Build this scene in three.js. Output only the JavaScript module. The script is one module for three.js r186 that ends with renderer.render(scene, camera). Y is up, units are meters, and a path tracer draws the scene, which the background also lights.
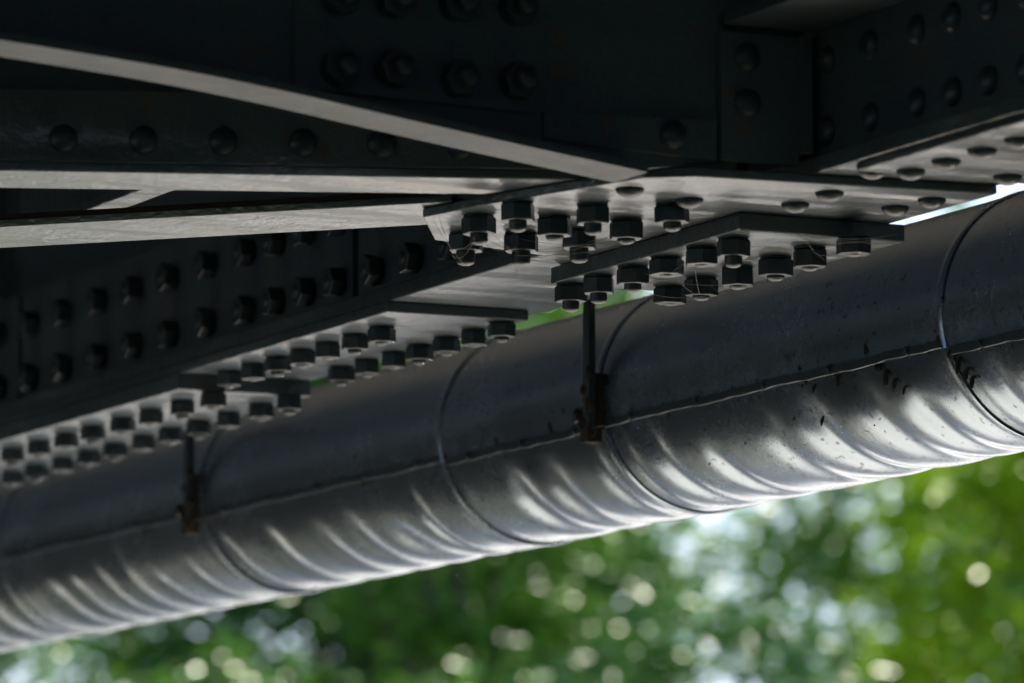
import * as THREE from 'three';
import { mergeGeometries } from 'three/addons/utils/BufferGeometryUtils.js';

// ------------------------------------------------------------------ camera, sky, sun, exposure
const EYE = 1.6;                                    // lens height above the river
const scene = new THREE.Scene();
const camera = new THREE.PerspectiveCamera(6.869, 1024 / 683, 0.1, 600);
{
  const pitch = 7.494 * Math.PI / 180, heading = 25.70 * Math.PI / 180;   // bridge runs along z, camera looks along it and outwards
  camera.position.set(0, EYE, 0);
  camera.lookAt(Math.sin(heading) * Math.cos(pitch) * 10, EYE + Math.sin(pitch) * 10, -Math.cos(heading) * Math.cos(pitch) * 10);
  camera.focus = 7.75; camera.userData.fStop = 4.9;
}
const renderer = new THREE.WebGLRenderer({ antialias: true });
renderer.setSize(1024, 683);
renderer.toneMapping = THREE.LinearToneMapping;
renderer.toneMappingExposure = 5.2;
renderer.shadowMap.enabled = true;
const SUN = new THREE.Vector3(0.80, 1.0, -0.62).normalize();
{
  const W = 256, H = 128, d = new Float32Array(W * H * 4);
  for (let j = 0; j < H; j++) for (let i = 0; i < W; i++) {
    const el = (j + 0.5) / H * Math.PI - Math.PI / 2, az = ((i + 0.5) / W - 0.5) * 2 * Math.PI;
    const v = new THREE.Vector3(Math.cos(el) * Math.cos(az), Math.sin(el), Math.cos(el) * Math.sin(az));
    const up = Math.max(0, v.y), s = Math.max(0, v.dot(SUN));
    const k = Math.pow(1 - up, 2.2), g = Math.pow(s, 6) * 0.5;
    const o = (j * W + i) * 4;
    const q = 0.42; d[o] = q * (0.08 + 0.80 * k + g); d[o + 1] = q * (0.33 + 0.62 * k + g * 0.98); d[o + 2] = q * (0.98 + 0.14 * k + g * 0.92); d[o + 3] = 1;
  }
  const t = new THREE.DataTexture(d, W, H, THREE.RGBAFormat, THREE.FloatType);
  t.mapping = THREE.EquirectangularReflectionMapping; t.magFilter = THREE.LinearFilter; t.minFilter = THREE.LinearFilter; t.needsUpdate = true;
  scene.background = t; scene.environment = t;
}
const sun = new THREE.DirectionalLight(new THREE.Color().setRGB(1, 0.90, 0.78), 5);
sun.position.copy(SUN).multiplyScalar(80).add(new THREE.Vector3(5, 0, -14)); sun.target.position.set(5, 0, -14);
sun.castShadow = true; sun.shadow.mapSize.set(4096, 4096);
Object.assign(sun.shadow.camera, { left: -45, right: 45, top: 45, bottom: -45, near: 1, far: 200 });
scene.add(sun, sun.target);

// ------------------------------------------------------------------ helpers
let seed = 7;
const rnd = () => { seed = (seed * 1664525 + 1013904223) >>> 0; return seed / 4294967296; };
const rr = (a, b) => a + (b - a) * rnd();
const V3 = (x, y, z) => new THREE.Vector3(x, y, z);
const Y = (v) => EYE + v;                            // heights were surveyed from the lens
function noise2(W, H, px, py, sd) {                  // tileable value noise, px x py cells
  let s = sd * 7919 + 13; const r = () => { s = (s * 1664525 + 1013904223) >>> 0; return s / 4294967296; };
  const g = new Float32Array(px * py).map(() => r()), o = new Float32Array(W * H);
  for (let j = 0; j < H; j++) {
    const fy = j / H * py, y0 = Math.floor(fy), ty = fy - y0, wy = ty * ty * (3 - 2 * ty);
    for (let i = 0; i < W; i++) {
      const fx = i / W * px, x0 = Math.floor(fx), tx = fx - x0, wx = tx * tx * (3 - 2 * tx);
      const a = g[(y0 % py) * px + x0 % px], b = g[(y0 % py) * px + (x0 + 1) % px], c = g[((y0 + 1) % py) * px + x0 % px], e = g[((y0 + 1) % py) * px + (x0 + 1) % px];
      o[j * W + i] = (a + (b - a) * wx) * (1 - wy) + (c + (e - c) * wx) * wy;
    }
  }
  return o;
}
function layers(W, H, list) {                        // [[px, py, weight], ...]
  const o = new Float32Array(W * H); let n = 0;
  for (const [px, py, w, sd = 1] of list) { const a = noise2(W, H, px, py, sd + px * 3 + py); for (let k = 0; k < o.length; k++) o[k] += a[k] * w; n += w; }
  for (let k = 0; k < o.length; k++) o[k] /= n;
  return o;
}
function tex(W, H, fn, srgb, rx = 1, ry = 1) {
  const d = new Uint8Array(W * H * 4);
  for (let k = 0; k < W * H; k++) { const c = fn(k); d[k * 4] = c[0]; d[k * 4 + 1] = c[1]; d[k * 4 + 2] = c[2]; d[k * 4 + 3] = 255; }
  const t = new THREE.DataTexture(d, W, H); t.wrapS = t.wrapT = THREE.RepeatWrapping; t.magFilter = THREE.LinearFilter; t.minFilter = THREE.LinearMipmapLinearFilter; t.generateMipmaps = true;
  if (srgb) t.colorSpace = THREE.SRGBColorSpace;
  t.repeat.set(rx, ry); t.needsUpdate = true; return t;
}
const s8 = (l) => Math.max(0, Math.min(255, Math.round(255 * (l <= 0.0031308 ? 12.92 * l : 1.055 * Math.pow(l, 1 / 2.4) - 0.055))));
const st = (a, b, x) => { const t = Math.max(0, Math.min(1, (x - a) / (b - a))); return t * t * (3 - 2 * t); };
function boxUV(g) {                                  // uv in metres from the face direction
  const p = g.attributes.position, n = g.attributes.normal, uv = new Float32Array(p.count * 2);
  for (let i = 0; i < p.count; i++) {
    const ax = Math.abs(n.getX(i)), ay = Math.abs(n.getY(i)), az = Math.abs(n.getZ(i)), x = p.getX(i), y = p.getY(i), z = p.getZ(i);
    const [u, v] = ay >= ax && ay >= az ? [x, z] : ax >= az ? [z, y] : [x, y];
    uv[i * 2] = u; uv[i * 2 + 1] = v;
  }
  g.setAttribute('uv', new THREE.BufferAttribute(uv, 2)); return g;
}
const clean = (g) => { g = g.index ? g.toNonIndexed() : g; for (const k of Object.keys(g.attributes)) if (!['position', 'normal', 'uv'].includes(k)) g.deleteAttribute(k); return g; };
const taken = {};
const numbered = (n) => { const k = taken[n] = (taken[n] ?? -1) + 1; return k ? `${n}_${String(k).padStart(3, '0')}` : n; };
function mesh(name, geo, mat, parent = scene, top = false) {
  const gs = Array.isArray(geo) ? geo.map(clean) : [geo];
  const m = new THREE.Mesh(gs.length > 1 ? mergeGeometries(gs) : gs[0], mat);
  m.name = parent === scene ? numbered(name) : name; m.castShadow = m.receiveShadow = true; parent.add(m); return m;
}
const tag = (o, label, category, group) => { Object.assign(o.userData, { label, category }, group ? { group } : {}); return o; };
const structure = (o) => { o.userData.kind = 'structure'; return o; };
// chamfered plate: outline (x, z) extruded down from y1 to y0
function plate(outline, y0, y1, bev = 0.0015) {
  const s = new THREE.Shape(outline.map(([x, z]) => new THREE.Vector2(x, -z)));
  const g = new THREE.ExtrudeGeometry(s, { depth: y1 - y0 - 2 * bev, bevelEnabled: true, bevelSize: bev, bevelThickness: bev, bevelOffset: -bev, bevelSegments: 1 });
  g.rotateX(-Math.PI / 2); g.translate(0, y0 + bev, 0); return boxUV(g);
}
const rect = (x0, x1, z0, z1) => [[x0, z0], [x1, z0], [x1, z1], [x0, z1]];
function slab(x0, x1, y0, y1, z0, z1, bev = 0.0015) { return plate(rect(x0, x1, z0, z1), y0, y1, bev); }

// ------------------------------------------------------------------ materials
const N = 1024;
const coarse = layers(N, N, [[5, 5, 1], [11, 11, 0.6], [23, 23, 0.4]]), mid = layers(N, N, [[47, 47, 1], [97, 97, 0.7]]), fine = layers(N, N, [[211, 211, 1], [389, 389, 0.8]]), spot = layers(N, N, [[61, 61, 1, 4], [131, 131, 0.5, 5]]);
const paintMap = tex(N, N, (k) => {
  const b = 0.088 * (0.80 + 0.28 * coarse[k] + 0.16 * (mid[k] - 0.5) + 0.22 * (fine[k] - 0.5));
  const r = st(0.70, 0.80, spot[k] * 0.75 + coarse[k] * 0.25 + 0.06), q = r * 0.6;
  return [s8(b * 0.74 * (1 - q) + 0.11 * q), s8(b * 1.0 * (1 - q) + 0.065 * q), s8(b * 1.26 * (1 - q) + 0.035 * q)];
}, true);
const paintBump = tex(N, N, (k) => { const v = 255 * (0.45 * coarse[k] + 0.25 * mid[k] + 0.3 * fine[k]); return [v, v, v]; });
const paintRough = tex(N, N, (k) => { const v = 255 * Math.min(1, 0.40 + 0.22 * coarse[k] + 0.12 * mid[k]); return [v, v, v]; });
const paint = new THREE.MeshStandardMaterial({ map: paintMap, bumpMap: paintBump, bumpScale: 0.0022, roughnessMap: paintRough, roughness: 1, metalness: 0.0 });
const streakRelief = layers(N, N, [[2, 9, 1, 71], [3, 15, 0.8, 72], [5, 27, 0.45, 73]]);  // added plate waviness that stands in for streaks of water light
const plateBump = tex(N, N, (k) => { const v = 255 * (0.93 * streakRelief[k] + 0.045 * mid[k] + 0.025 * fine[k]); return [v, v, v]; });
const platePaint = new THREE.MeshPhysicalMaterial({ map: paintMap, bumpMap: plateBump, bumpScale: 0.032, roughness: 0.28, metalness: 0, ior: 1.8, color: new THREE.Color().setRGB(1.1, 1.08, 1.04) });
const boltPaint = new THREE.MeshStandardMaterial({ map: paintMap, bumpMap: paintBump, bumpScale: 0.0015, roughness: 0.4, metalness: 0.0, color: new THREE.Color().setRGB(0.45, 0.47, 0.5) });
const rust = new THREE.MeshStandardMaterial({ color: new THREE.Color().setRGB(0.045, 0.026, 0.018), roughness: 0.95, bumpMap: paintBump, bumpScale: 0.003 });
const dirt = new THREE.MeshStandardMaterial({ color: new THREE.Color().setRGB(0.03, 0.022, 0.016), roughness: 1 });
const concrete = new THREE.MeshStandardMaterial({ color: new THREE.Color().setRGB(0.16, 0.155, 0.145), roughness: 0.9, bumpMap: paintBump, bumpScale: 0.004 });
// pipe cladding: weathered sheet metal; u runs round the pipe, v along it (metres)
const PW = 1024, PH = 1024;
const ring = layers(PW, PH, [[2, 9, 1, 21], [3, 17, 0.55, 22], [2, 31, 0.25, 23]]), cld = layers(PW, PH, [[9, 7, 1, 31], [27, 19, 0.7, 32]]), grit = layers(PW, PH, [[171, 171, 1, 33], [333, 333, 1, 34]]), brush = layers(PW, PH, [[5, 301, 1, 35], [11, 173, 1, 36]]), specks = layers(PW, PH, [[119, 119, 1, 37], [241, 241, 0.6, 38]]);
const cladMap = tex(PW, PH, (k) => {
  const b = 0.35 * (0.80 + 0.22 * cld[k] + 0.16 * (grit[k] - 0.5) + 0.14 * (brush[k] - 0.5)), q = st(0.74, 0.84, specks[k]) * 0.75;
  return [s8(b * 0.83 * (1 - q) + 0.05 * q), s8(b * 1.0 * (1 - q) + 0.045 * q), s8(b * 1.2 * (1 - q) + 0.04 * q)];
}, true);
const cladRough = tex(PW, PH, (k) => { const v = 255 * Math.min(1, 0.20 + 0.06 * cld[k] + 0.05 * grit[k]); return [v, v, v]; });
const cladBump = tex(PW, PH, (k) => { const v = 255 * (0.5 * ring[k] + 0.25 * grit[k] + 0.25 * cld[k]); return [v, v, v]; });
const cladding = new THREE.MeshStandardMaterial({ map: cladMap, roughnessMap: cladRough, roughness: 1, metalness: 0.88, bumpMap: cladBump, bumpScale: 0.00035 });

// ------------------------------------------------------------------ setting: river, banks
function gridSheet(xs, zs, h) {
  const nx = xs.length, nz = zs.length, p = new Float32Array(nx * nz * 3), uv = new Float32Array(nx * nz * 2), ix = [];
  for (let j = 0; j < nz; j++) for (let i = 0; i < nx; i++) { const o = (j * nx + i); p[o * 3] = xs[i]; p[o * 3 + 1] = h(xs[i], zs[j]); p[o * 3 + 2] = zs[j]; uv[o * 2] = xs[i]; uv[o * 2 + 1] = zs[j]; if (i < nx - 1 && j < nz - 1) ix.push(o, o + nx, o + 1, o + 1, o + nx, o + nx + 1); }
  const g = new THREE.BufferGeometry(); g.setAttribute('position', new THREE.BufferAttribute(p, 3)); g.setAttribute('uv', new THREE.BufferAttribute(uv, 2)); g.setIndex(ix); g.computeVertexNormals(); return g;
}
const span = (...segs) => { const o = []; for (const [a, b, n] of segs) for (let i = 0; i < n; i++) o.push(a + (b - a) * i / n); o.push(segs[segs.length - 1][1]); return o; };
const waves = []; { const s0 = seed; seed = 99; for (let i = 0; i < 16; i++) { const L = 0.24 * Math.pow(1.28, i % 8) * rr(0.9, 1.1), a = rr(-0.5, 0.5) + 0.15; waves.push([2 * Math.PI / L * Math.sin(a), 2 * Math.PI / L * Math.cos(a), rr(0, 6.28), 0.0062 * L * rr(0.7, 1.3)]); } seed = s0; }
const waveH = (x, z) => { let s = 0; for (const [kx, kz, ph, A] of waves) s += A * Math.sin(kx * x + kz * z + ph); return s; };
const waterMat = new THREE.MeshStandardMaterial({ color: new THREE.Color().setRGB(0.03, 0.032, 0.026), roughness: 0.12, metalness: 0 });
const near = (x, z) => st(-40, -20, z) * st(30, 18, x);
structure(mesh('water', gridSheet(span([-60, -2, 20], [-2, 12, 260], [12, 90, 40]), span([-60, -22, 25], [-22, 0, 420], [0, 50, 25]), (x, z) => waveH(x, z) * near(x, z)), waterMat));
const gmap = tex(512, 512, (() => { const a = layers(512, 512, [[7, 7, 1, 51], [31, 31, 0.7, 52], [127, 127, 0.6, 53]]); return (k) => { const t = a[k]; return [s8(0.05 + 0.07 * t), s8(0.07 + 0.06 * t), s8(0.03 + 0.03 * t)]; }; })(), true, 0.2, 0.2);
const groundMat = new THREE.MeshStandardMaterial({ map: gmap, roughness: 1 });
const farBank = (x, z) => -z - 21 - 0.12 * (x - 10);     // metres into the bank
structure(mesh('ground', gridSheet(span([-140, -30, 22], [-30, 60, 90], [60, 240, 30]), span([-260, -60, 30], [-60, 30, 90], [30, 120, 20]), (x, z) => {
  const f = farBank(x, z), b = z + 6 + 0.05 * x + 0.4 * Math.sin(x * 0.6);
  return -0.9 + 1.5 * st(-1, 3, f) + 1.05 * st(-0.6, 1.6, b) + 0.25 * Math.max(0, Math.min(f - 3, 26)) * 0.35 + 0.5 * Math.max(0, Math.min(b - 12, 6)) + 0.08 * Math.sin(x * 0.7) * Math.sin(z * 0.9);
}), groundMat));

// added unseen pale gravel bars that reflect sun onto the plates and pipe
const bounceGravelMap = tex(512, 512, (() => { const a = layers(512, 512, [[23, 23, 0.6, 61], [61, 61, 1, 62], [151, 151, 0.8, 63]]); return (k) => { const t = a[k]; return [s8(0.38 + 0.28 * t), s8(0.365 + 0.265 * t), s8(0.33 + 0.24 * t)]; }; })(), true);
const bounceGravelMat = new THREE.MeshStandardMaterial({ map: bounceGravelMap, roughness: 1 });
function bounceBar(x, z, turn, len, wid) {
  const n = 40, m = 12, xs = span([-1, 1, n]), zs = span([-1, 1, m]), ph = rr(0, 6);
  const g = gridSheet(xs.map((v) => v * len / 2), zs.map((v) => v * wid / 2), (px, pz) => { const u = px / len * 2, v = pz / wid * 2 - 0.25 * Math.sin(u * 4 + ph); return 0.16 * (1 - Math.pow(Math.min(1, Math.abs(u)), 4)) * (1 - Math.min(1.2, v * v)) - 0.05 + 0.02 * Math.sin(px * 9 + ph) * Math.sin(pz * 11); });
  const b = structure(mesh('added_bounce_bar', g, bounceGravelMat)); b.position.set(x, 0, z); b.rotation.y = turn; return b;
}
for (const [x, z, turn, len, wid] of [[6.5, -9.5, 0.12, 11, 3.7], [13.2, -18.2, 0.05, 13.5, 8.6], [6.2, -20.4, 0.1, 7, 2.6]]) bounceBar(x, z, turn, len, wid);

// ------------------------------------------------------------------ fasteners (shared shapes)
function hexNut(rf, h, stub, rough = 0) {            // hangs from y = 0 downwards: washer, nut, bolt end
  const parts = [];
  const wsh = new THREE.CylinderGeometry(rf * 1.12, rf * 1.12, 0.003, 24); wsh.translate(0, -0.002, 0); parts.push(wsh);
  const sh = new THREE.Shape(); for (let k = 0; k < 6; k++) { const a = k * Math.PI / 3; sh[k ? 'lineTo' : 'moveTo'](rf * 1.13 * Math.cos(a), rf * 1.13 * Math.sin(a)); } sh.closePath();
  const nut = new THREE.ExtrudeGeometry(sh, { depth: h - 0.004, bevelEnabled: true, bevelSize: 0.002, bevelThickness: 0.002, bevelOffset: 0, bevelSegments: 2 });
  nut.rotateX(Math.PI / 2); nut.translate(0, -0.006, 0); parts.push(nut);
  if (stub > 0) { const st_ = new THREE.LatheGeometry([[0.0001, -stub], [rf * 0.3, -stub + 0.0004], [rf * 0.52, -stub + 0.002], [rf * 0.64, -stub + 0.0048], [rf * 0.66, 0]].map(([a, b]) => new THREE.Vector2(a, b)), 18); st_.translate(0, -h - 0.003, 0); parts.push(st_); }
  return boxUV(mergeGeometries(parts.map(clean)));
}
const nutA = [hexNut(0.0186, 0.0225, 0.008), hexNut(0.0183, 0.0215, 0.012), hexNut(0.0186, 0.021, 0.004), hexNut(0.019, 0.0235, 0.006), hexNut(0.018, 0.022, 0.015)];
const nutSmall = [hexNut(0.0168, 0.0205, 0.006), hexNut(0.0170, 0.020, 0.009), hexNut(0.0165, 0.021, 0.004)];
const nutLong = hexNut(0.0195, 0.022, 0.020);
function dome(r, h) { const pts = []; for (let k = 0; k <= 8; k++) { const a = k / 8 * Math.PI / 2; pts.push(new THREE.Vector2(Math.max(0.0001, r * Math.sin(a)), -h * Math.cos(a))); } pts.push(new THREE.Vector2(r * 0.96, 0.001)); return boxUV(new THREE.LatheGeometry(pts, 20)); }
const rivetDown = dome(0.0185, 0.0125);
function bolt(parent, x, y, z, geo = nutA[Math.floor(rnd() * 5)], tilt = null) { const m = mesh('bolt', geo, boltPaint, parent); m.position.set(x, y + 0.0005, z); if (tilt) m.rotation.copy(tilt); if (!tilt) { m.rotation.set(rr(-0.03, 0.03), rr(0, 6.28), rr(-0.03, 0.03)); m.position.y += 0.0006; } return m; }
function rivet(parent, x, y, z, axis = 'y') { const m = mesh('rivet', rivetDown, boltPaint, parent); m.position.set(x, y + (axis === 'y' ? 0.0005 : 0), z); if (axis === 'x') m.rotation.z = -Math.PI / 2; if (axis === 'z') m.rotation.x = -Math.PI / 2; m.rotateY(rr(0, 6)); return m; }

// ------------------------------------------------------------------ the steel bridge
const P0 = 1.1275;                                   // underside of the gusset plate above the lens
const bridge = tag(new THREE.Group(), 'dark painted steel bridge underside of riveted girders, braces and bolted plates', 'bridge'); bridge.name = 'steel_bridge'; scene.add(bridge);
mesh('deck_slab', slab(-11, 5.26, Y(2.35), Y(2.65), -34, 12, 0.01), concrete, bridge);
mesh('added_fascia_beam', slab(5.02, 5.22, Y(1.80), Y(2.345), -34, 12, 0.01), concrete, bridge);  // unseen edge beam added to block low sky from the pipe top
mesh('added_abutment', slab(-11, 4.9, -1.0, Y(2.34), -24.6, -22.2, 0.02), concrete, bridge);  // unseen wall added so the pipe does not mirror the lit far bank
// outer main girder, running along z
const girder = mesh('main_girder', [slab(3.424, 3.436, Y(P0 + 0.03), Y(2.36), -33, 11), slab(3.27, 3.60, Y(2.31), Y(2.345), -33, 11)], paint, bridge);
const part = (name, geo, parent, mat = paint) => mesh(name, geo, mat, parent);
part('angle_leg', slab(3.412, 3.4225, Y(P0 + 0.036), Y(1.345), -6.26, 11), girder);
part('angle_leg', slab(3.412, 3.4225, Y(P0 + 0.036), Y(1.345), -7.615, -6.42), girder);
part('angle_leg', slab(3.412, 3.4225, Y(P0 + 0.036), Y(1.345), -9.01, -7.635), girder);
part('angle_leg', slab(3.412, 3.4225, Y(P0 + 0.036), Y(1.345), -33, -9.03), girder);
part('flange_plate', slab(3.398, 3.655, Y(P0 + 0.012), Y(P0 + 0.034), -33, 11), girder, platePaint);
part('cover_plate', slab(3.402, 3.652, Y(P0 + 0.001), Y(P0 + 0.0115), -6.085, 11), girder, platePaint);
part('splice_plate', slab(3.424, 3.67, Y(P0 - 0.0235), Y(P0 - 0.0003), -6.99, -6.437), girder, platePaint);
const cover2 = part('cover_plate', slab(3.396, 3.624, Y(P0 - 0.004), Y(P0 + 0.0117), -33, -7.475), girder, platePaint);
const cover3 = part('cover_plate', slab(3.394, 3.622, Y(P0 - 0.030), Y(P0 - 0.0043), -33, -8.27), girder, platePaint);
for (let k = 0; k < 6; k++) { bolt(girder, 3.449 + rr(-0.004, 0.004), Y(P0 - 0.0235), -6.50 - k * 0.0965 + rr(-0.006, 0.006)); bolt(girder, 3.582 + rr(-0.004, 0.004), Y(P0 - 0.0235), -6.428 - k * 0.103 + rr(-0.005, 0.005)); }
for (let k = 0; k < 7; k++) { bolt(girder, 3.457, Y(P0 - 0.004), -7.632 - k * 0.097 + rr(-0.004, 0.004), nutSmall[k % 3]); bolt(girder, 3.595, Y(P0 - 0.004), -7.507 - k * 0.096 + rr(-0.004, 0.004), nutSmall[(k + 1) % 3]); }
for (let k = 0; k < 13; k++) { bolt(girder, 3.459, Y(P0 - 0.030), -8.285 - k * 0.128 + rr(-0.008, 0.008), nutSmall[k % 3]); bolt(girder, 3.588, Y(P0 - 0.030), -8.27 - k * 0.125 + rr(-0.006, 0.006), nutSmall[(k * 2 + 1) % 3]); }
// rivets under the near flange
for (let k = 0; k < 9; k++) { if (-6.055 + k * 0.087 < -5.2) { rivet(girder, 3.462, Y(P0 + 0.001), -6.055 + k * 0.087); rivet(girder, 3.592, Y(P0 + 0.001), -6.04 + k * 0.087); } }
rivet(girder, 3.450, Y(P0 + 0.012), -6.13);
// rivets on the vertical leg of the angle, two rows, and a row on the web above
for (const y of [1.193, 1.284]) {
  for (const z of [-5.60, -5.69, -5.776, -5.862, -5.948, -6.064, -6.175, -6.31]) rivet(girder, z === -6.31 ? 3.423 : 3.4115, Y(y), z, 'x');
  for (let z = -6.75; z > -11.5; z -= (z > -7.2 ? 0.13 : z > -7.6 ? 0.135 : z > -8.0 ? 0.115 : 0.155)) if (Math.abs(z + 7.625) > 0.03 && Math.abs(z + 9.02) > 0.03) { const b = mesh('bolt', nutA[2], boltPaint, girder); b.position.set(3.4118, Y(y), z); b.rotation.set(0, 0, -Math.PI / 2); b.rotateY(rr(0, 6)); }
}
part('stiffener', slab(3.345, 3.4105, Y(1.345), Y(2.30), -7.70, -7.685), girder);
part('stiffener', slab(3.345, 3.4105, Y(1.345), Y(2.30), -9.10, -9.085), girder);
// shelf angle above the near web
part('shelf_angle', slab(3.278, 3.411, Y(1.3225), Y(1.3365), -6.20, 3), girder);
// inner main girder on the far side of the deck
mesh('main_girder', [slab(-5.6, -5.588, Y(P0 + 0.03), Y(2.345), -33, 11), slab(-5.72, -5.47, Y(P0), Y(P0 + 0.029), -33, 11)], paint, bridge);

// cross girder with an arched bottom flange
const arch = [[-5.47, 1.135], [-4.4, 1.215], [-2, 1.245], [1.2, 1.247], [1.8, 1.242], [2.10, 1.231], [2.2967, 1.2173], [2.511, 1.2009], [2.6526, 1.1854], [2.8472, 1.1587], [2.9976, 1.1390], [3.15, 1.1200]];
const archCurve = new THREE.CatmullRomCurve3(arch.map(([x, y]) => V3(x, Y(y), 0)), false, 'centripetal');
const ap = archCurve.getPoints(160);
function prismZ(pts, z0, z1) { const s = new THREE.Shape(pts.map((p) => new THREE.Vector2(p[0], p[1]))); const g = new THREE.ExtrudeGeometry(s, { depth: z1 - z0, bevelEnabled: false }); g.translate(0, 0, z0); return boxUV(g); }
const below = ap.map((p) => [p.x, p.y]), shift = (d) => ap.map((p) => [p.x, p.y + d]).reverse();
const cross = mesh('cross_girder', prismZ([...ap.map((p) => [p.x, p.y + 0.0105]), [3.40, Y(1.139 + 0.03)], [3.40, Y(2.30)], [-5.585, Y(2.30)]], -6.226, -6.214), paint, bridge);
part('bottom_flange', prismZ([...below, ...shift(0.010)], -6.25, -6.16), cross);
const spl = part('splice_plate', prismZ([[2.695, Y(1.198)], [3.022, Y(1.19)], [3.022, Y(2.1)], [2.695, Y(2.1)]], -6.2135, -6.203), cross);
for (const [x, y] of [[2.749, 1.225], [2.822, 1.229], [2.909, 1.223], [2.988, 1.226], [2.749, 1.312], [2.822, 1.314], [2.907, 1.317], [2.988, 1.319]]) { const b = mesh('bolt', nutLong, boltPaint, cross); b.position.set(x, Y(y), -6.2025); b.rotation.set(-Math.PI / 2, 0, 0); b.rotateY(rr(0, 6)); }
part('angle_leg', prismZ([[3.03, Y(1.16)], [3.27, Y(1.15)], [3.27, Y(1.20)], [3.03, Y(1.194)]], -6.2135, -6.205), cross);
part('connection_angle', [slab(3.275, 3.385, Y(1.15), Y(1.316), -6.2135, -6.202), slab(3.3985, 3.4115, Y(1.165), Y(1.316), -6.262, -6.2135), slab(3.3855, 3.398, Y(1.165), Y(1.316), -6.2135, -6.19)], cross);
for (const y of [1.225, 1.283]) rivet(cross, 3.312, Y(y), -6.2025, 'z');
rivet(cross, 3.208, Y(1.178), -6.2045, 'z');
part('stiffener', slab(2.662, 2.676, Y(1.25), Y(2.30), -6.30, -6.226), cross);
for (let k = 1; k < 4; k++) mesh('cross_girder', prismZ([[3.41, Y(1.17)], [3.41, Y(2.30)], [-5.58, Y(2.30)], [-5.58, Y(1.17)], [-4, Y(1.27)], [1.8, Y(1.27)]], -6.226 - 3.6 * k, -6.214 - 3.6 * k), paint, bridge);

// gusset plate under the joint
const gus = mesh('gusset_plate', plate([[3.074, -6.655], [3.105, -6.51], [3.186, -6.243], [3.24, -6.205], [3.65, -6.165], [3.65, -7.0], [3.44, -6.985], [3.375, -6.90], [3.172, -6.83]], Y(P0), Y(P0 + 0.0117)), platePaint, bridge);
for (const [x, z] of [[3.133, -6.61], [3.130, -6.487], [3.227, -6.577], [3.228, -6.468], [3.323, -6.56], [3.316, -6.418]]) bolt(gus, x, Y(P0), z);
for (const [x, z] of [[3.183, -6.755], [3.25, -6.725], [3.308, -6.668]]) bolt(gus, x, Y(P0), z, nutLong);
for (const [x, z] of [[3.318, -6.372], [3.21, -6.327], [3.457, -6.345], [3.452, -6.245], [3.587, -6.315], [3.597, -6.238]]) rivet(gus, x, Y(P0), z);

// lateral braces in the plane of the gusset
function brace(a, b, wNear, wFar, y0, t, leg, legMat = paint) {  // a, b: ends (x, z) of the edge nearest the lens
  const d = new THREE.Vector2(b[0] - a[0], b[1] - a[1]).normalize(), n = new THREE.Vector2(d.y, -d.x);
  if (n.y > 0) n.multiplyScalar(-1);
  const out = [a, b, [b[0] + n.x * wFar, b[1] + n.y * wFar], [a[0] + n.x * wNear, a[1] + n.y * wNear]];
  const g = [plate(out, y0, y0 + t)];
  if (leg) g.push(plate([a, b, [b[0] + n.x * 0.010, b[1] + n.y * 0.010], [a[0] + n.x * 0.010, a[1] + n.y * 0.010]], y0 + t + 0.0003, y0 + leg));
  return g;
}
const E1 = (t) => [2.469 + (3.09 - 2.469) * t, -6.606 + (-6.383 + 6.606) * t];
const b1 = mesh('lateral_brace', brace(E1(-2.2), E1(1.12), 0.165, 0.125, Y(P0 + 0.0120), 0.012, 0.105), platePaint, bridge);
part('batten_plate', plate([E1(-2.2), E1(0.9), [E1(0.9)[0] - 0.004, E1(0.9)[1] - 0.011], [E1(-2.2)[0] - 0.004, E1(-2.2)[1] - 0.011]].map(([x, z]) => [x - 0.007, z - 0.014]), Y(P0 + 0.118), Y(P0 + 0.33)), b1);
for (let k = -8; k < 7; k++) { const t = 0.119 + k * 0.1515; const [x, z] = E1(t); const m = rivet(b1, x + 0.0002, Y(1.181), z + 0.0004, 'z'); m.rotation.set(-Math.PI / 2, 0, 0); m.rotation.order = 'YXZ'; m.rotation.y = -0.345; }
const E2 = (t) => [2.635 + (3.085 - 2.635) * t, -7.048 + (-6.59 + 7.048) * t];
const b2 = mesh('lateral_brace', brace(E2(-6), E2(1.0), 0.175, 0.175, Y(P0 + 0.0122), 0.010, 0), platePaint, bridge);
part('rusted_edge', plate([E2(-1.0), E2(0.97), [E2(0.97)[0] + 0.008, E2(0.97)[1] - 0.008], [E2(-1.0)[0] + 0.008, E2(-1.0)[1] - 0.008]], Y(P0 + 0.0225), Y(P0 + 0.029)), b2, rust);
mesh('stringer', [slab(2.945, 2.99, Y(1.25), Y(1.262), -7.84, -7.05), slab(2.963, 2.972, Y(1.2625), Y(2.345), -7.84, -7.05)], platePaint, bridge);

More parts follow.
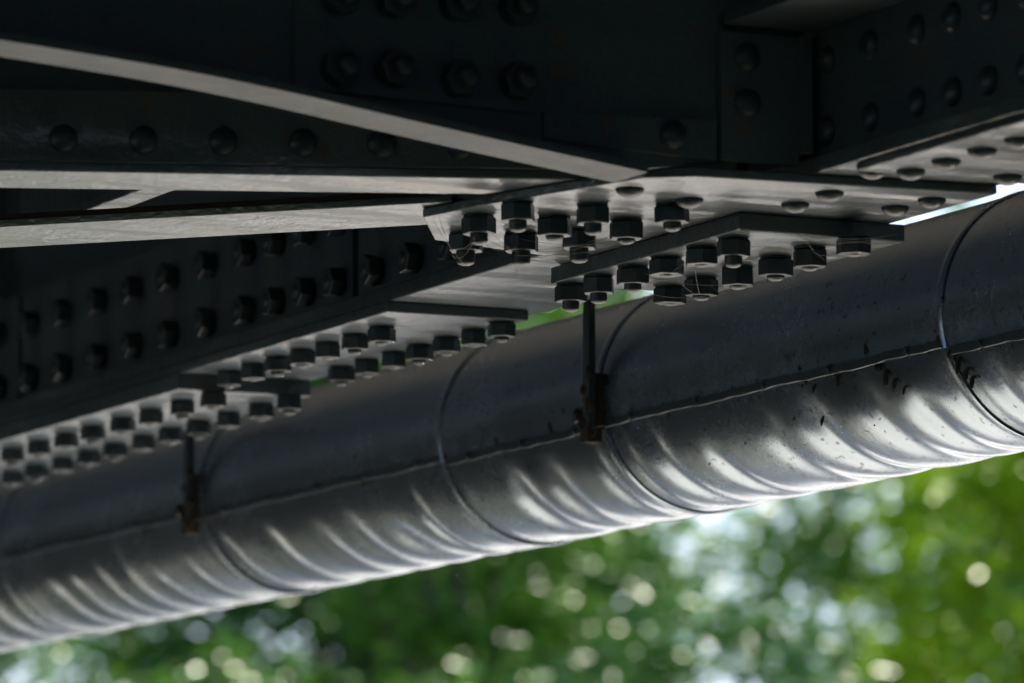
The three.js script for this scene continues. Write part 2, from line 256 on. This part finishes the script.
// ------------------------------------------------------------------ the pipe beside the girder
const PX = 3.967, PY = Y(1.0355), PR = 0.1724;
const pipe = tag(new THREE.Group(), 'large grey sheet metal clad pipe running beside the girder', 'pipe'); pipe.name = 'clad_pipe'; pipe.position.set(PX, PY, 0); scene.add(pipe);
const rad = Math.PI / 180;
const bandDents = []; { const s0 = seed; seed = 41; for (let z = -19; z < 1; z += rr(0.10, 0.225)) { const w = rr(0.018, 0.044); bandDents.push([z, w, w * rr(0.10, 0.20) * (z < -7.9 ? 1.45 : 1.12), rr(-0.15, 0.35), rr(13, 46)]); }; seed = s0; }
function bandDentAt(z, a) {                              // added buckles across the underside, shaped to mirror bands like rippling water light
  let s = 0; if (a < 0 || a > 210) return 0;
  for (const [c, w, A, lean, start] of bandDents) { const d = z - c - lean * 0.0016 * (a - 75); if (Math.abs(d) > 3 * w) continue; s += A * Math.exp(-d * d / (w * w)) * st(start - 10, start + 14, a) * st(200, 130, a); }
  return -s;
}
function sheetGeo(z0, z1, seam) {                    // z0 far end, z1 near end; angle phi: 0 faces the lens side, positive downwards
  const na = 150, zs = []; const L = z1 - z0, nz = Math.max(8, Math.round(L / 0.006));
  for (let k = 0; k <= nz; k++) zs.push(z0 + 0.03 + (L - 0.03) * k / nz);
  const prof = zs.map((z) => { const e = z1 - z; return [z, e < 0.016 ? 0.0016 * Math.sin(Math.PI * Math.min(1, e / 0.016)) + 0.0010 : 0.0010 * st(0.10, 0.0, e)]; });
  const full = [[z0 - 0.012, -0.0014], [z0 + 0.02, -0.0003], ...prof, [z1, 0.0010], [z1 + 0.0001, -0.0010]];
  full.sort((a, b) => a[0] - b[0]);
  const a0 = seam - 5, a1 = seam + 360, p = [], uv = [], ix = [];
  const cols = []; for (let i = 0; i <= na; i++) cols.push([a0 + (a1 - a0) * i / na, 0.0055 * i / na]); cols.push([a1, 0.0055], [a1 + 0.12, 0.0008]);
  for (const [z, dr] of full) for (const [a, lap] of cols) { const r = PR - 0.002 + dr + lap + bandDentAt(z, a) * st(0, 0.03, z - z0) * st(0, 0.03, z1 - z); p.push(-Math.cos(a * rad) * r, -Math.sin(a * rad) * r, z); uv.push(a * rad * PR, z); }
  const nc = cols.length;
  for (let j = 0; j < full.length - 1; j++) for (let i = 0; i < nc - 1; i++) { if (i === na) continue; const o = j * nc + i; ix.push(o, o + 1, o + nc, o + 1, o + nc + 1, o + nc); }
  const g = new THREE.BufferGeometry(); g.setAttribute('position', new THREE.Float32BufferAttribute(p, 3)); g.setAttribute('uv', new THREE.Float32BufferAttribute(uv, 2)); g.setIndex(ix); g.computeVertexNormals(); return g;
}
const screwGeo = (() => { const a = new THREE.CylinderGeometry(0.0052, 0.0056, 0.0045, 6), b = new THREE.CylinderGeometry(0.008, 0.008, 0.0015, 16); b.translate(0, -0.0028, 0); return boxUV(mergeGeometries([clean(a), clean(b)])); })();
const joints = [[-18.0, 13], [-17.0, 14], [-16, 13], [-15, 13.5], [-14, 13], [-13.1, 14], [-12.1, 13], [-11.1, 13.5], [-10.12, 13.2], [-9.13, 15.5], [-8.14, 17.6], [-7.575, 16.6], [-6.55, 20.5], [-5.55, 17], [-4.55, 15], [-3.5, 15], [-2.5, 15], [-1.5, 15], [0, 15]];
for (let k = 0; k < joints.length - 1; k++) {
  const [z0, seam] = joints[k], z1 = joints[k + 1][0];
  const sh = mesh('cladding_sheet', sheetGeo(z0, z1, seam), cladding, pipe);
  if (z0 < -11.2 || z0 > -5.6) continue;
  const sp = [[seam - 4.2, 0.0015], [seam - 3.8, 0.0052], [seam - 0.4, 0.0085], [seam + 0.1, 0.0045], [seam + 0.1, -0.001]], pos = [];
  const ring_ = (z) => sp.map(([a, d]) => V3(-Math.cos(a * rad) * (PR + d), -Math.sin(a * rad) * (PR + d), z));
  const za = z0 + 0.012, zb = z1 - 0.008, NS = 40;
  for (let i = 0; i < NS; i++) { const w = (q) => 0.0010 * Math.sin(q * 17 + k * 3) + 0.0007 * Math.sin(q * 41) + 0.0006 * Math.sin(q * 97 + k), qa = za + (zb - za) * i / NS, qb = za + (zb - za) * (i + 1) / NS, A = ring_(qa).map((v) => v.setY(v.y + w(qa))), B = ring_(qb).map((v) => v.setY(v.y + w(qb))); for (let j = 0; j < sp.length - 1; j++) for (const v of [A[j], A[j + 1], B[j], A[j + 1], B[j + 1], B[j]]) pos.push(v.x, v.y, v.z); }
  const sg = new THREE.BufferGeometry(); sg.setAttribute('position', new THREE.Float32BufferAttribute(pos, 3)); sg.computeVertexNormals(); mesh('seam_strip', boxUV(sg), boltPaint, sh);
  const n = Math.round((z1 - z0) / 0.2);
  for (let i = 0; i < n; i++) {
    const z = z0 + 0.1 + (z1 - z0) / n * i + rr(-0.01, 0.01), a = (seam - 2.2) * rad, s = mesh('screw', screwGeo, boltPaint, sh);
    s.position.set(-Math.cos(a) * (PR + 0.0085), -Math.sin(a) * (PR + 0.0085), z); s.quaternion.setFromUnitVectors(V3(0, 1, 0), V3(-Math.cos(a), -Math.sin(a), 0));
  }
}

// dirt clumps caught at the screws and along the seam
function lump(r, stretch, sd) { const g = new THREE.IcosahedronGeometry(r, 2), p = g.attributes.position; let q = sd; for (let i = 0; i < p.count; i++) { const x = p.getX(i), y = p.getY(i), z = p.getZ(i), k = 1 + 0.22 * Math.sin(x / r * 2.1 + sd) * Math.sin(y / r * 2.7 + sd * 2) + 0.16 * Math.sin(z / r * 5 + sd * 3); p.setXYZ(i, x * k, y * k * stretch, z * k); } g.computeVertexNormals(); return g; }
const lumps = [lump(0.006, 1.5, 1), lump(0.0045, 1.1, 2.2), lump(0.005, 2.4, 3.7), lump(0.0075, 1.0, 4.9)];
const clumpAt = (a, z, k, sc, tilt = 0) => { const m = mesh('dirt_clump', lumps[k], dirt, pipe), r = PR + 0.0022; m.position.set(-Math.cos(a * rad) * r, -Math.sin(a * rad) * r, z); m.rotation.set(0, 0, -a * rad * 0.5); m.rotateX(tilt); m.scale.set(0.5 * sc, sc * rr(0.5, 0.95), sc * rr(0.45, 0.8)); };
for (const [a, z, k, sc] of [[12, -7.372, 1, 1], [11.5, -7.158, 1, 0.9], [10.5, -6.954, 0, 1.0], [17, -6.945, 2, 0.9], [21, -6.93, 2, 0.7], [16, -6.86, 2, 0.9], [20, -6.86, 2, 1.1], [9, -6.763, 0, 1.25], [15, -6.755, 3, 1.1], [18.5, -6.745, 3, 1.2], [23, -6.73, 2, 1.2], [27, -6.715, 2, 1.0], [31, -6.70, 2, 0.8], [17, -6.60, 3, 0.8], [12, -6.565, 3, 1.2], [20, -6.548, 3, 1.2], [25, -6.538, 2, 1.3], [30, -6.53, 2, 1.2], [34, -6.525, 2, 1.0], [13, -8.13, 0, 1], [18, -8.13, 0, 1], [11, -7.94, 2, 1.1], [10, -7.75, 2, 1.3], [4, -7.70, 2, 0.9], [33, -7.02, 1, 0.7], [37, -6.95, 2, 0.8], [29, -7.28, 1, 0.6], [40, -7.19, 1, 0.6], [14, -8.45, 2, 1.2], [12, -8.75, 2, 1.2], [13, -9.08, 3, 1.4], [14, -9.4, 2, 1.3], [12, -9.7, 2, 1.3], [24, -8.02, 1, 0.7], [28, -7.86, 1, 0.7], [45, -6.83, 1, 0.5], [-8, -7.3, 1, 0.5], [2, -7.33, 1, 0.6], [-20, -6.9, 1, 0.4], [47, -7.33, 1, 0.5]]) clumpAt(a, z, k, sc, rr(-0.3, 0.3));

for (let z = -9.8; z < -5.6; z += rr(0.012, 0.07)) { let k = 0; while (joints[k + 1][0] < z) k++; clumpAt(joints[k][1] + rr(-5.5, 2.5), z, Math.floor(rnd() * 4), rr(0.25, 0.62), rr(-0.8, 0.8)); }

// ------------------------------------------------------------------ hangers
function hanger(z, label) {
  const h = tag(new THREE.Group(), label, 'pipe hanger', 'pipe hangers'); h.name = numbered('pipe_hanger'); scene.add(h); h.position.set(PX, PY, z);
  mesh('hanger_bar', slab(-0.197, -0.186, -0.055, 0.20, -0.010, 0.010), boltPaint, h);
  mesh('lug', [slab(-0.200, -0.176, -0.075, -0.052, -0.013, 0.012), slab(-0.185, -0.170, -0.05, 0.03, -0.016, 0.013)], dirt, h);
  for (const [y, z2, k, sc] of [[-0.045, -0.012, 3, 1.4], [-0.02, 0.01, 0, 1.5], [0.005, -0.008, 3, 1.2], [0.03, 0.008, 0, 1.3], [-0.06, 0.014, 1, 1.4], [-0.03, -0.03, 3, 1.3], [-0.05, 0.022, 1, 1.2], [-0.07, -0.005, 3, 1.0]]) { const m = mesh('dirt_clump', lumps[k], dirt, h); m.position.set(-0.194, y, z2); m.scale.set(0.8 * sc, sc, sc); }
  mesh('bracket', [slab(-0.30, -0.186, 0.201, 0.212, -0.025, 0.025)], boltPaint, h);
  const b = mesh('bolt', screwGeo, boltPaint, h); b.position.set(-0.199, -0.035, -0.03); b.rotation.z = Math.PI / 2; b.scale.setScalar(1.4);
}
hanger(-7.578, 'dark rusty pipe hanger bar in front of the pipe below the bolted splice');
hanger(-9.145, 'blurred pipe hanger bar further along the pipe at the left');

// ------------------------------------------------------------------ cobwebs strung between the bolts
const silk = new THREE.MeshStandardMaterial({ color: new THREE.Color().setRGB(0.30, 0.28, 0.25), roughness: 0.8 });
function cobweb(label, strands) {
  const gs = strands.map(([a, b, s]) => { const A = V3(a[0], Y(a[1]), a[2]), B = V3(b[0], Y(b[1]), b[2]), M = A.clone().lerp(B, 0.5).add(V3(0, -s, 0)); return new THREE.TubeGeometry(new THREE.QuadraticBezierCurve3(A, M, B), 12, 0.0003, 4); });
  tag(mesh('cobweb', gs, silk), label, 'cobweb', 'cobwebs on the bolts');
}
const n0 = P0 - 0.024, n1 = P0 - 0.047;
const strandsAt = (pts, y, n, spread) => { const o = []; for (let k = 0; k < n; k++) { const i = Math.floor(rnd() * pts.length), j = (i + 1 + Math.floor(rnd() * 2)) % pts.length, w = () => rr(-spread, spread); o.push([[pts[i][0] + w(), y + rr(-0.012, 0.018), pts[i][1] + w()], [pts[j][0] + w(), y + rr(-0.012, 0.018), pts[j][1] + w()], rr(0.004, 0.026)]); } return o; };
cobweb('cobweb strands hanging from the leftmost bolts of the gusset plate', [...strandsAt([[3.183, -6.755], [3.25, -6.725], [3.133, -6.61]], n0, 7, 0.02), [[3.09, P0, -6.66], [3.183, n0 - 0.02, -6.755], 0.01], [[3.09, P0, -6.64], [3.16, n0 - 0.015, -6.74], 0.004]]);
cobweb('cobweb strands between the gusset bolts nearest the splice plate', strandsAt([[3.308, -6.668], [3.323, -6.56], [3.25, -6.725]], n0, 8, 0.018));
cobweb('cobweb strands across the bolts in the middle of the splice plate', strandsAt([[3.45, -6.79], [3.45, -6.69], [3.45, -6.6], [3.582, -6.84], [3.582, -6.74]], n1, 7, 0.018));
cobweb('cobweb strands at the right end bolts of the splice plate', strandsAt([[3.582, -6.43], [3.582, -6.53], [3.62, -6.40], [3.46, -6.34]], n1 + 0.012, 8, 0.02));

// ------------------------------------------------------------------ trees and shrubs on the far bank
function leafMat(r, g, b) { return new THREE.MeshPhysicalMaterial({ color: new THREE.Color().setRGB(r, g, b), vertexColors: true, roughness: 0.38, specularIntensity: 0.16, transmission: 0.5, thickness: 0, side: THREE.DoubleSide }); }
const leafDark = leafMat(0.055, 0.14, 0.035), leafMid = leafMat(0.10, 0.22, 0.03), leafYellow = leafMat(0.28, 0.42, 0.025);
const bark = new THREE.MeshStandardMaterial({ color: new THREE.Color().setRGB(0.07, 0.05, 0.038), roughness: 1, bumpMap: paintBump, bumpScale: 0.02 });
const leafShape = [[0, 0], [0.3, 0.22], [0.62, 0.2], [1, 0], [0.62, -0.2], [0.3, -0.22]];
function crownGeo(clumps, per, size) {               // clumps: [centre, radius]
  const p = [], c = [], ix = [], q = new THREE.Quaternion(), e = new THREE.Euler(), v = V3(0, 0, 0), o = V3(0, 0, 0);
  for (const [ctr, r] of clumps) for (let k = 0; k < per; k++) {
    do o.set(rr(-1, 1), rr(-1, 1), rr(-1, 1)); while (o.lengthSq() > 1);
    o.multiplyScalar(r * (0.6 + 0.5 * rnd())).multiply(V3(1.15, 0.8, 1.15)).add(ctr);
    e.set(rr(-1.1, 0.5), rr(0, 6.28), rr(-0.7, 0.7)); q.setFromEuler(e);
    const L = size * rr(0.65, 1.3), bend = rr(-0.1, 0.3), t = rr(0.7, 1.3), b0 = p.length / 3;
    for (const [a, w] of leafShape) { v.set(w * L, -bend * L * a * a + Math.abs(w) * 0.25 * L, a * L).applyQuaternion(q).add(o); p.push(v.x, v.y, v.z); c.push(t * rr(0.95, 1.05), t, t); }
    for (let i = 1; i < 5; i++) ix.push(b0, b0 + i, b0 + i + 1);
  }
  const g = new THREE.BufferGeometry(); g.setAttribute('position', new THREE.Float32BufferAttribute(p, 3)); g.setAttribute('color', new THREE.Float32BufferAttribute(c, 3)); g.setIndex(ix); g.computeVertexNormals(); return g;
}
function limb(pts, r0, r1) {
  const curve = new THREE.CatmullRomCurve3(pts), n = 14, m = 9, p = [], uv = [], ix = [], f = curve.computeFrenetFrames(n);
  for (let i = 0; i <= n; i++) { const c = curve.getPointAt(i / n), r = r0 + (r1 - r0) * Math.pow(i / n, 0.8); for (let k = 0; k <= m; k++) { const a = k / m * 6.2832; const w = f.normals[i].clone().multiplyScalar(Math.cos(a) * r).addScaledVector(f.binormals[i], Math.sin(a) * r).add(c); p.push(w.x, w.y, w.z); uv.push(k / m, i * 0.2); } }
  for (let i = 0; i < n; i++) for (let k = 0; k < m; k++) { const o = i * (m + 1) + k; ix.push(o, o + 1, o + m + 1, o + 1, o + m + 2, o + m + 1); }
  const g = new THREE.BufferGeometry(); g.setAttribute('position', new THREE.Float32BufferAttribute(p, 3)); g.setAttribute('uv', new THREE.Float32BufferAttribute(uv, 2)); g.setIndex(ix); g.computeVertexNormals(); return g;
}
const groundAt = (x, z) => { const f = farBank(x, z); return -0.9 + 1.5 * st(-1, 3, f) + 0.0875 * Math.max(0, Math.min(f - 3, 26)); };
function tree(name, label, category, group, x, z, { y0, y1, rx, n, cr, per, size, mat, trunk = 0.16, base = null, sd }) {
  seed = sd * 1013 + 5;
  const gy = base ?? groundAt(x, z), t = tag(new THREE.Group(), label, category, group); t.name = numbered(name); t.position.set(x, gy, z); scene.add(t);
  const cy = (y0 + y1) / 2 - gy, ry = (y1 - y0) / 2, clumps = [];
  for (let k = 0; k < n; k++) { const o = V3(0, 0, 0); do o.set(rr(-1, 1), rr(-1, 1), rr(-1, 1)); while (o.lengthSq() > 1 || (o.lengthSq() < 0.25 && rnd() < 0.5)); clumps.push([V3(o.x * rx, cy + o.y * ry, o.z * rx), cr * rr(0.7, 1.35)]); }
  const top = cy + ry * 0.5, parts = [limb([V3(0, -0.2, 0), V3(rr(-.2, .2), top * 0.45, rr(-.2, .2)), V3(rr(-.4, .4), top, rr(-.4, .4))], trunk, trunk * 0.3)];
  for (let k = 0; k < Math.min(12, n); k++) { const c = clumps[k][0], s = V3(rr(-.15, .15), Math.max(0.3, Math.min(c.y * 0.7, top * rr(0.4, 0.85))), rr(-.15, .15)); parts.push(limb([s, s.clone().lerp(c, 0.5).add(V3(0, 0.15, 0)), c], trunk * 0.35, 0.012)); }
  mesh('trunk', parts, bark, t);
  mesh('crown', crownGeo(clumps, per, size), mat, t);
  return t;
}
const FB = 'trees on the far bank';
tree('broadleaf_tree', 'blurred green tree behind the left end of the pipe', 'tree', FB, 11.65, -34.35, { y0: 2.2, y1: 8.6, rx: 2.1, n: 100, cr: 0.55, per: 150, size: 0.14, mat: leafMid, sd: 1 });
tree('broadleaf_tree', 'blurred darker green tree behind the middle of the pipe', 'tree', FB, 15.27, -33.57, { y0: 2.0, y1: 6.6, rx: 1.7, n: 95, cr: 0.5, per: 150, size: 0.135, mat: leafDark, sd: 2 });
tree('broadleaf_tree', 'blurred tree with bright yellow green leaves behind the right end of the pipe', 'tree', FB, 19.55, -30.5, { y0: 2.0, y1: 7.2, rx: 2.1, n: 110, cr: 0.5, per: 150, size: 0.15, mat: leafYellow, sd: 3 });
tree('broadleaf_tree', 'tall dark tree standing behind the left and middle trees', 'tree', FB, 18.7, -42.05, { y0: 2.4, y1: 10.5, rx: 2.7, n: 150, cr: 0.7, per: 140, size: 0.16, mat: leafMid, sd: 4 });
tree('broadleaf_tree', 'tall dark tree standing behind the yellow green tree', 'tree', FB, 25.4, -40.05, { y0: 2.4, y1: 9.3, rx: 2.6, n: 110, cr: 0.7, per: 110, size: 0.15, mat: leafDark, sd: 5 });
tree('shrub', 'blurred bushy shrub at the bottom edge below the pipe middle', 'shrub', 'shrubs at the water edge', 12.11, -27.47, { y0: 0.7, y1: 4.1, rx: 1.5, n: 60, cr: 0.42, per: 110, size: 0.11, mat: leafMid, trunk: 0.07, sd: 6 });
tree('shrub', 'blurred bushy shrub at the bottom right below the bright gap', 'shrub', 'shrubs at the water edge', 14.18, -26.47, { y0: 0.6, y1: 4.05, rx: 1.5, n: 70, cr: 0.42, per: 110, size: 0.11, mat: leafDark, trunk: 0.07, sd: 7 });

tree('broadleaf_tree', 'slim green tree between the dark tree and the bright gap', 'tree', FB, 14.45, -30.79, { y0: 1.6, y1: 6.3, rx: 0.85, n: 55, cr: 0.42, per: 120, size: 0.12, mat: leafMid, trunk: 0.1, sd: 8 });
tree('broadleaf_tree', 'tall distant tree showing green through the slot above the pipe', 'tree', FB, 21.5, -45.2, { y0: 2.4, y1: 11.5, rx: 1.6, n: 140, cr: 0.6, per: 160, size: 0.17, mat: leafMid, sd: 9 });
tree('broadleaf_tree', 'dark tree at the far left behind the pipe end', 'tree', FB, 9.6, -37.5, { y0: 2.0, y1: 9.5, rx: 2.4, n: 110, cr: 0.6, per: 110, size: 0.14, mat: leafDark, sd: 10 });
tree('broadleaf_tree', 'distant treetop in the bright gap at the right above the pipe', 'tree', FB, 30.25, -52.0, { y0: 3.5, y1: 11.3, rx: 2.6, n: 110, cr: 0.7, per: 110, size: 0.2, mat: leafMid, sd: 12 });
// unseen trees added out of frame, whose shade keeps the girder faces dark
const NB = 'added trees that shade the bridge';
const big = (x, z, rx, y0, y1, sd, label, base = 0.2) => tree('added_shade_tree', label, 'tree', NB, x, z, { y0, y1, rx, n: 170, cr: 1.05, per: 90, size: 0.42, mat: leafDark, trunk: 0.28, base, sd });
big(13.4, -5.2, 5.4, 4.6, 13, 21, 'added unseen tree shading the river at the right of the bridge');
big(18.5, -5.5, 5.5, 3.5, 13, 22, 'second added unseen shade tree further right along the near bank');
big(13, 4.5, 5.5, 2.5, 12, 23, 'added unseen shade tree on the near bank right of the camera');
big(24, 4, 6, 1.5, 12, 24, 'rightmost added unseen shade tree behind the near bank');

renderer.render(scene, camera);
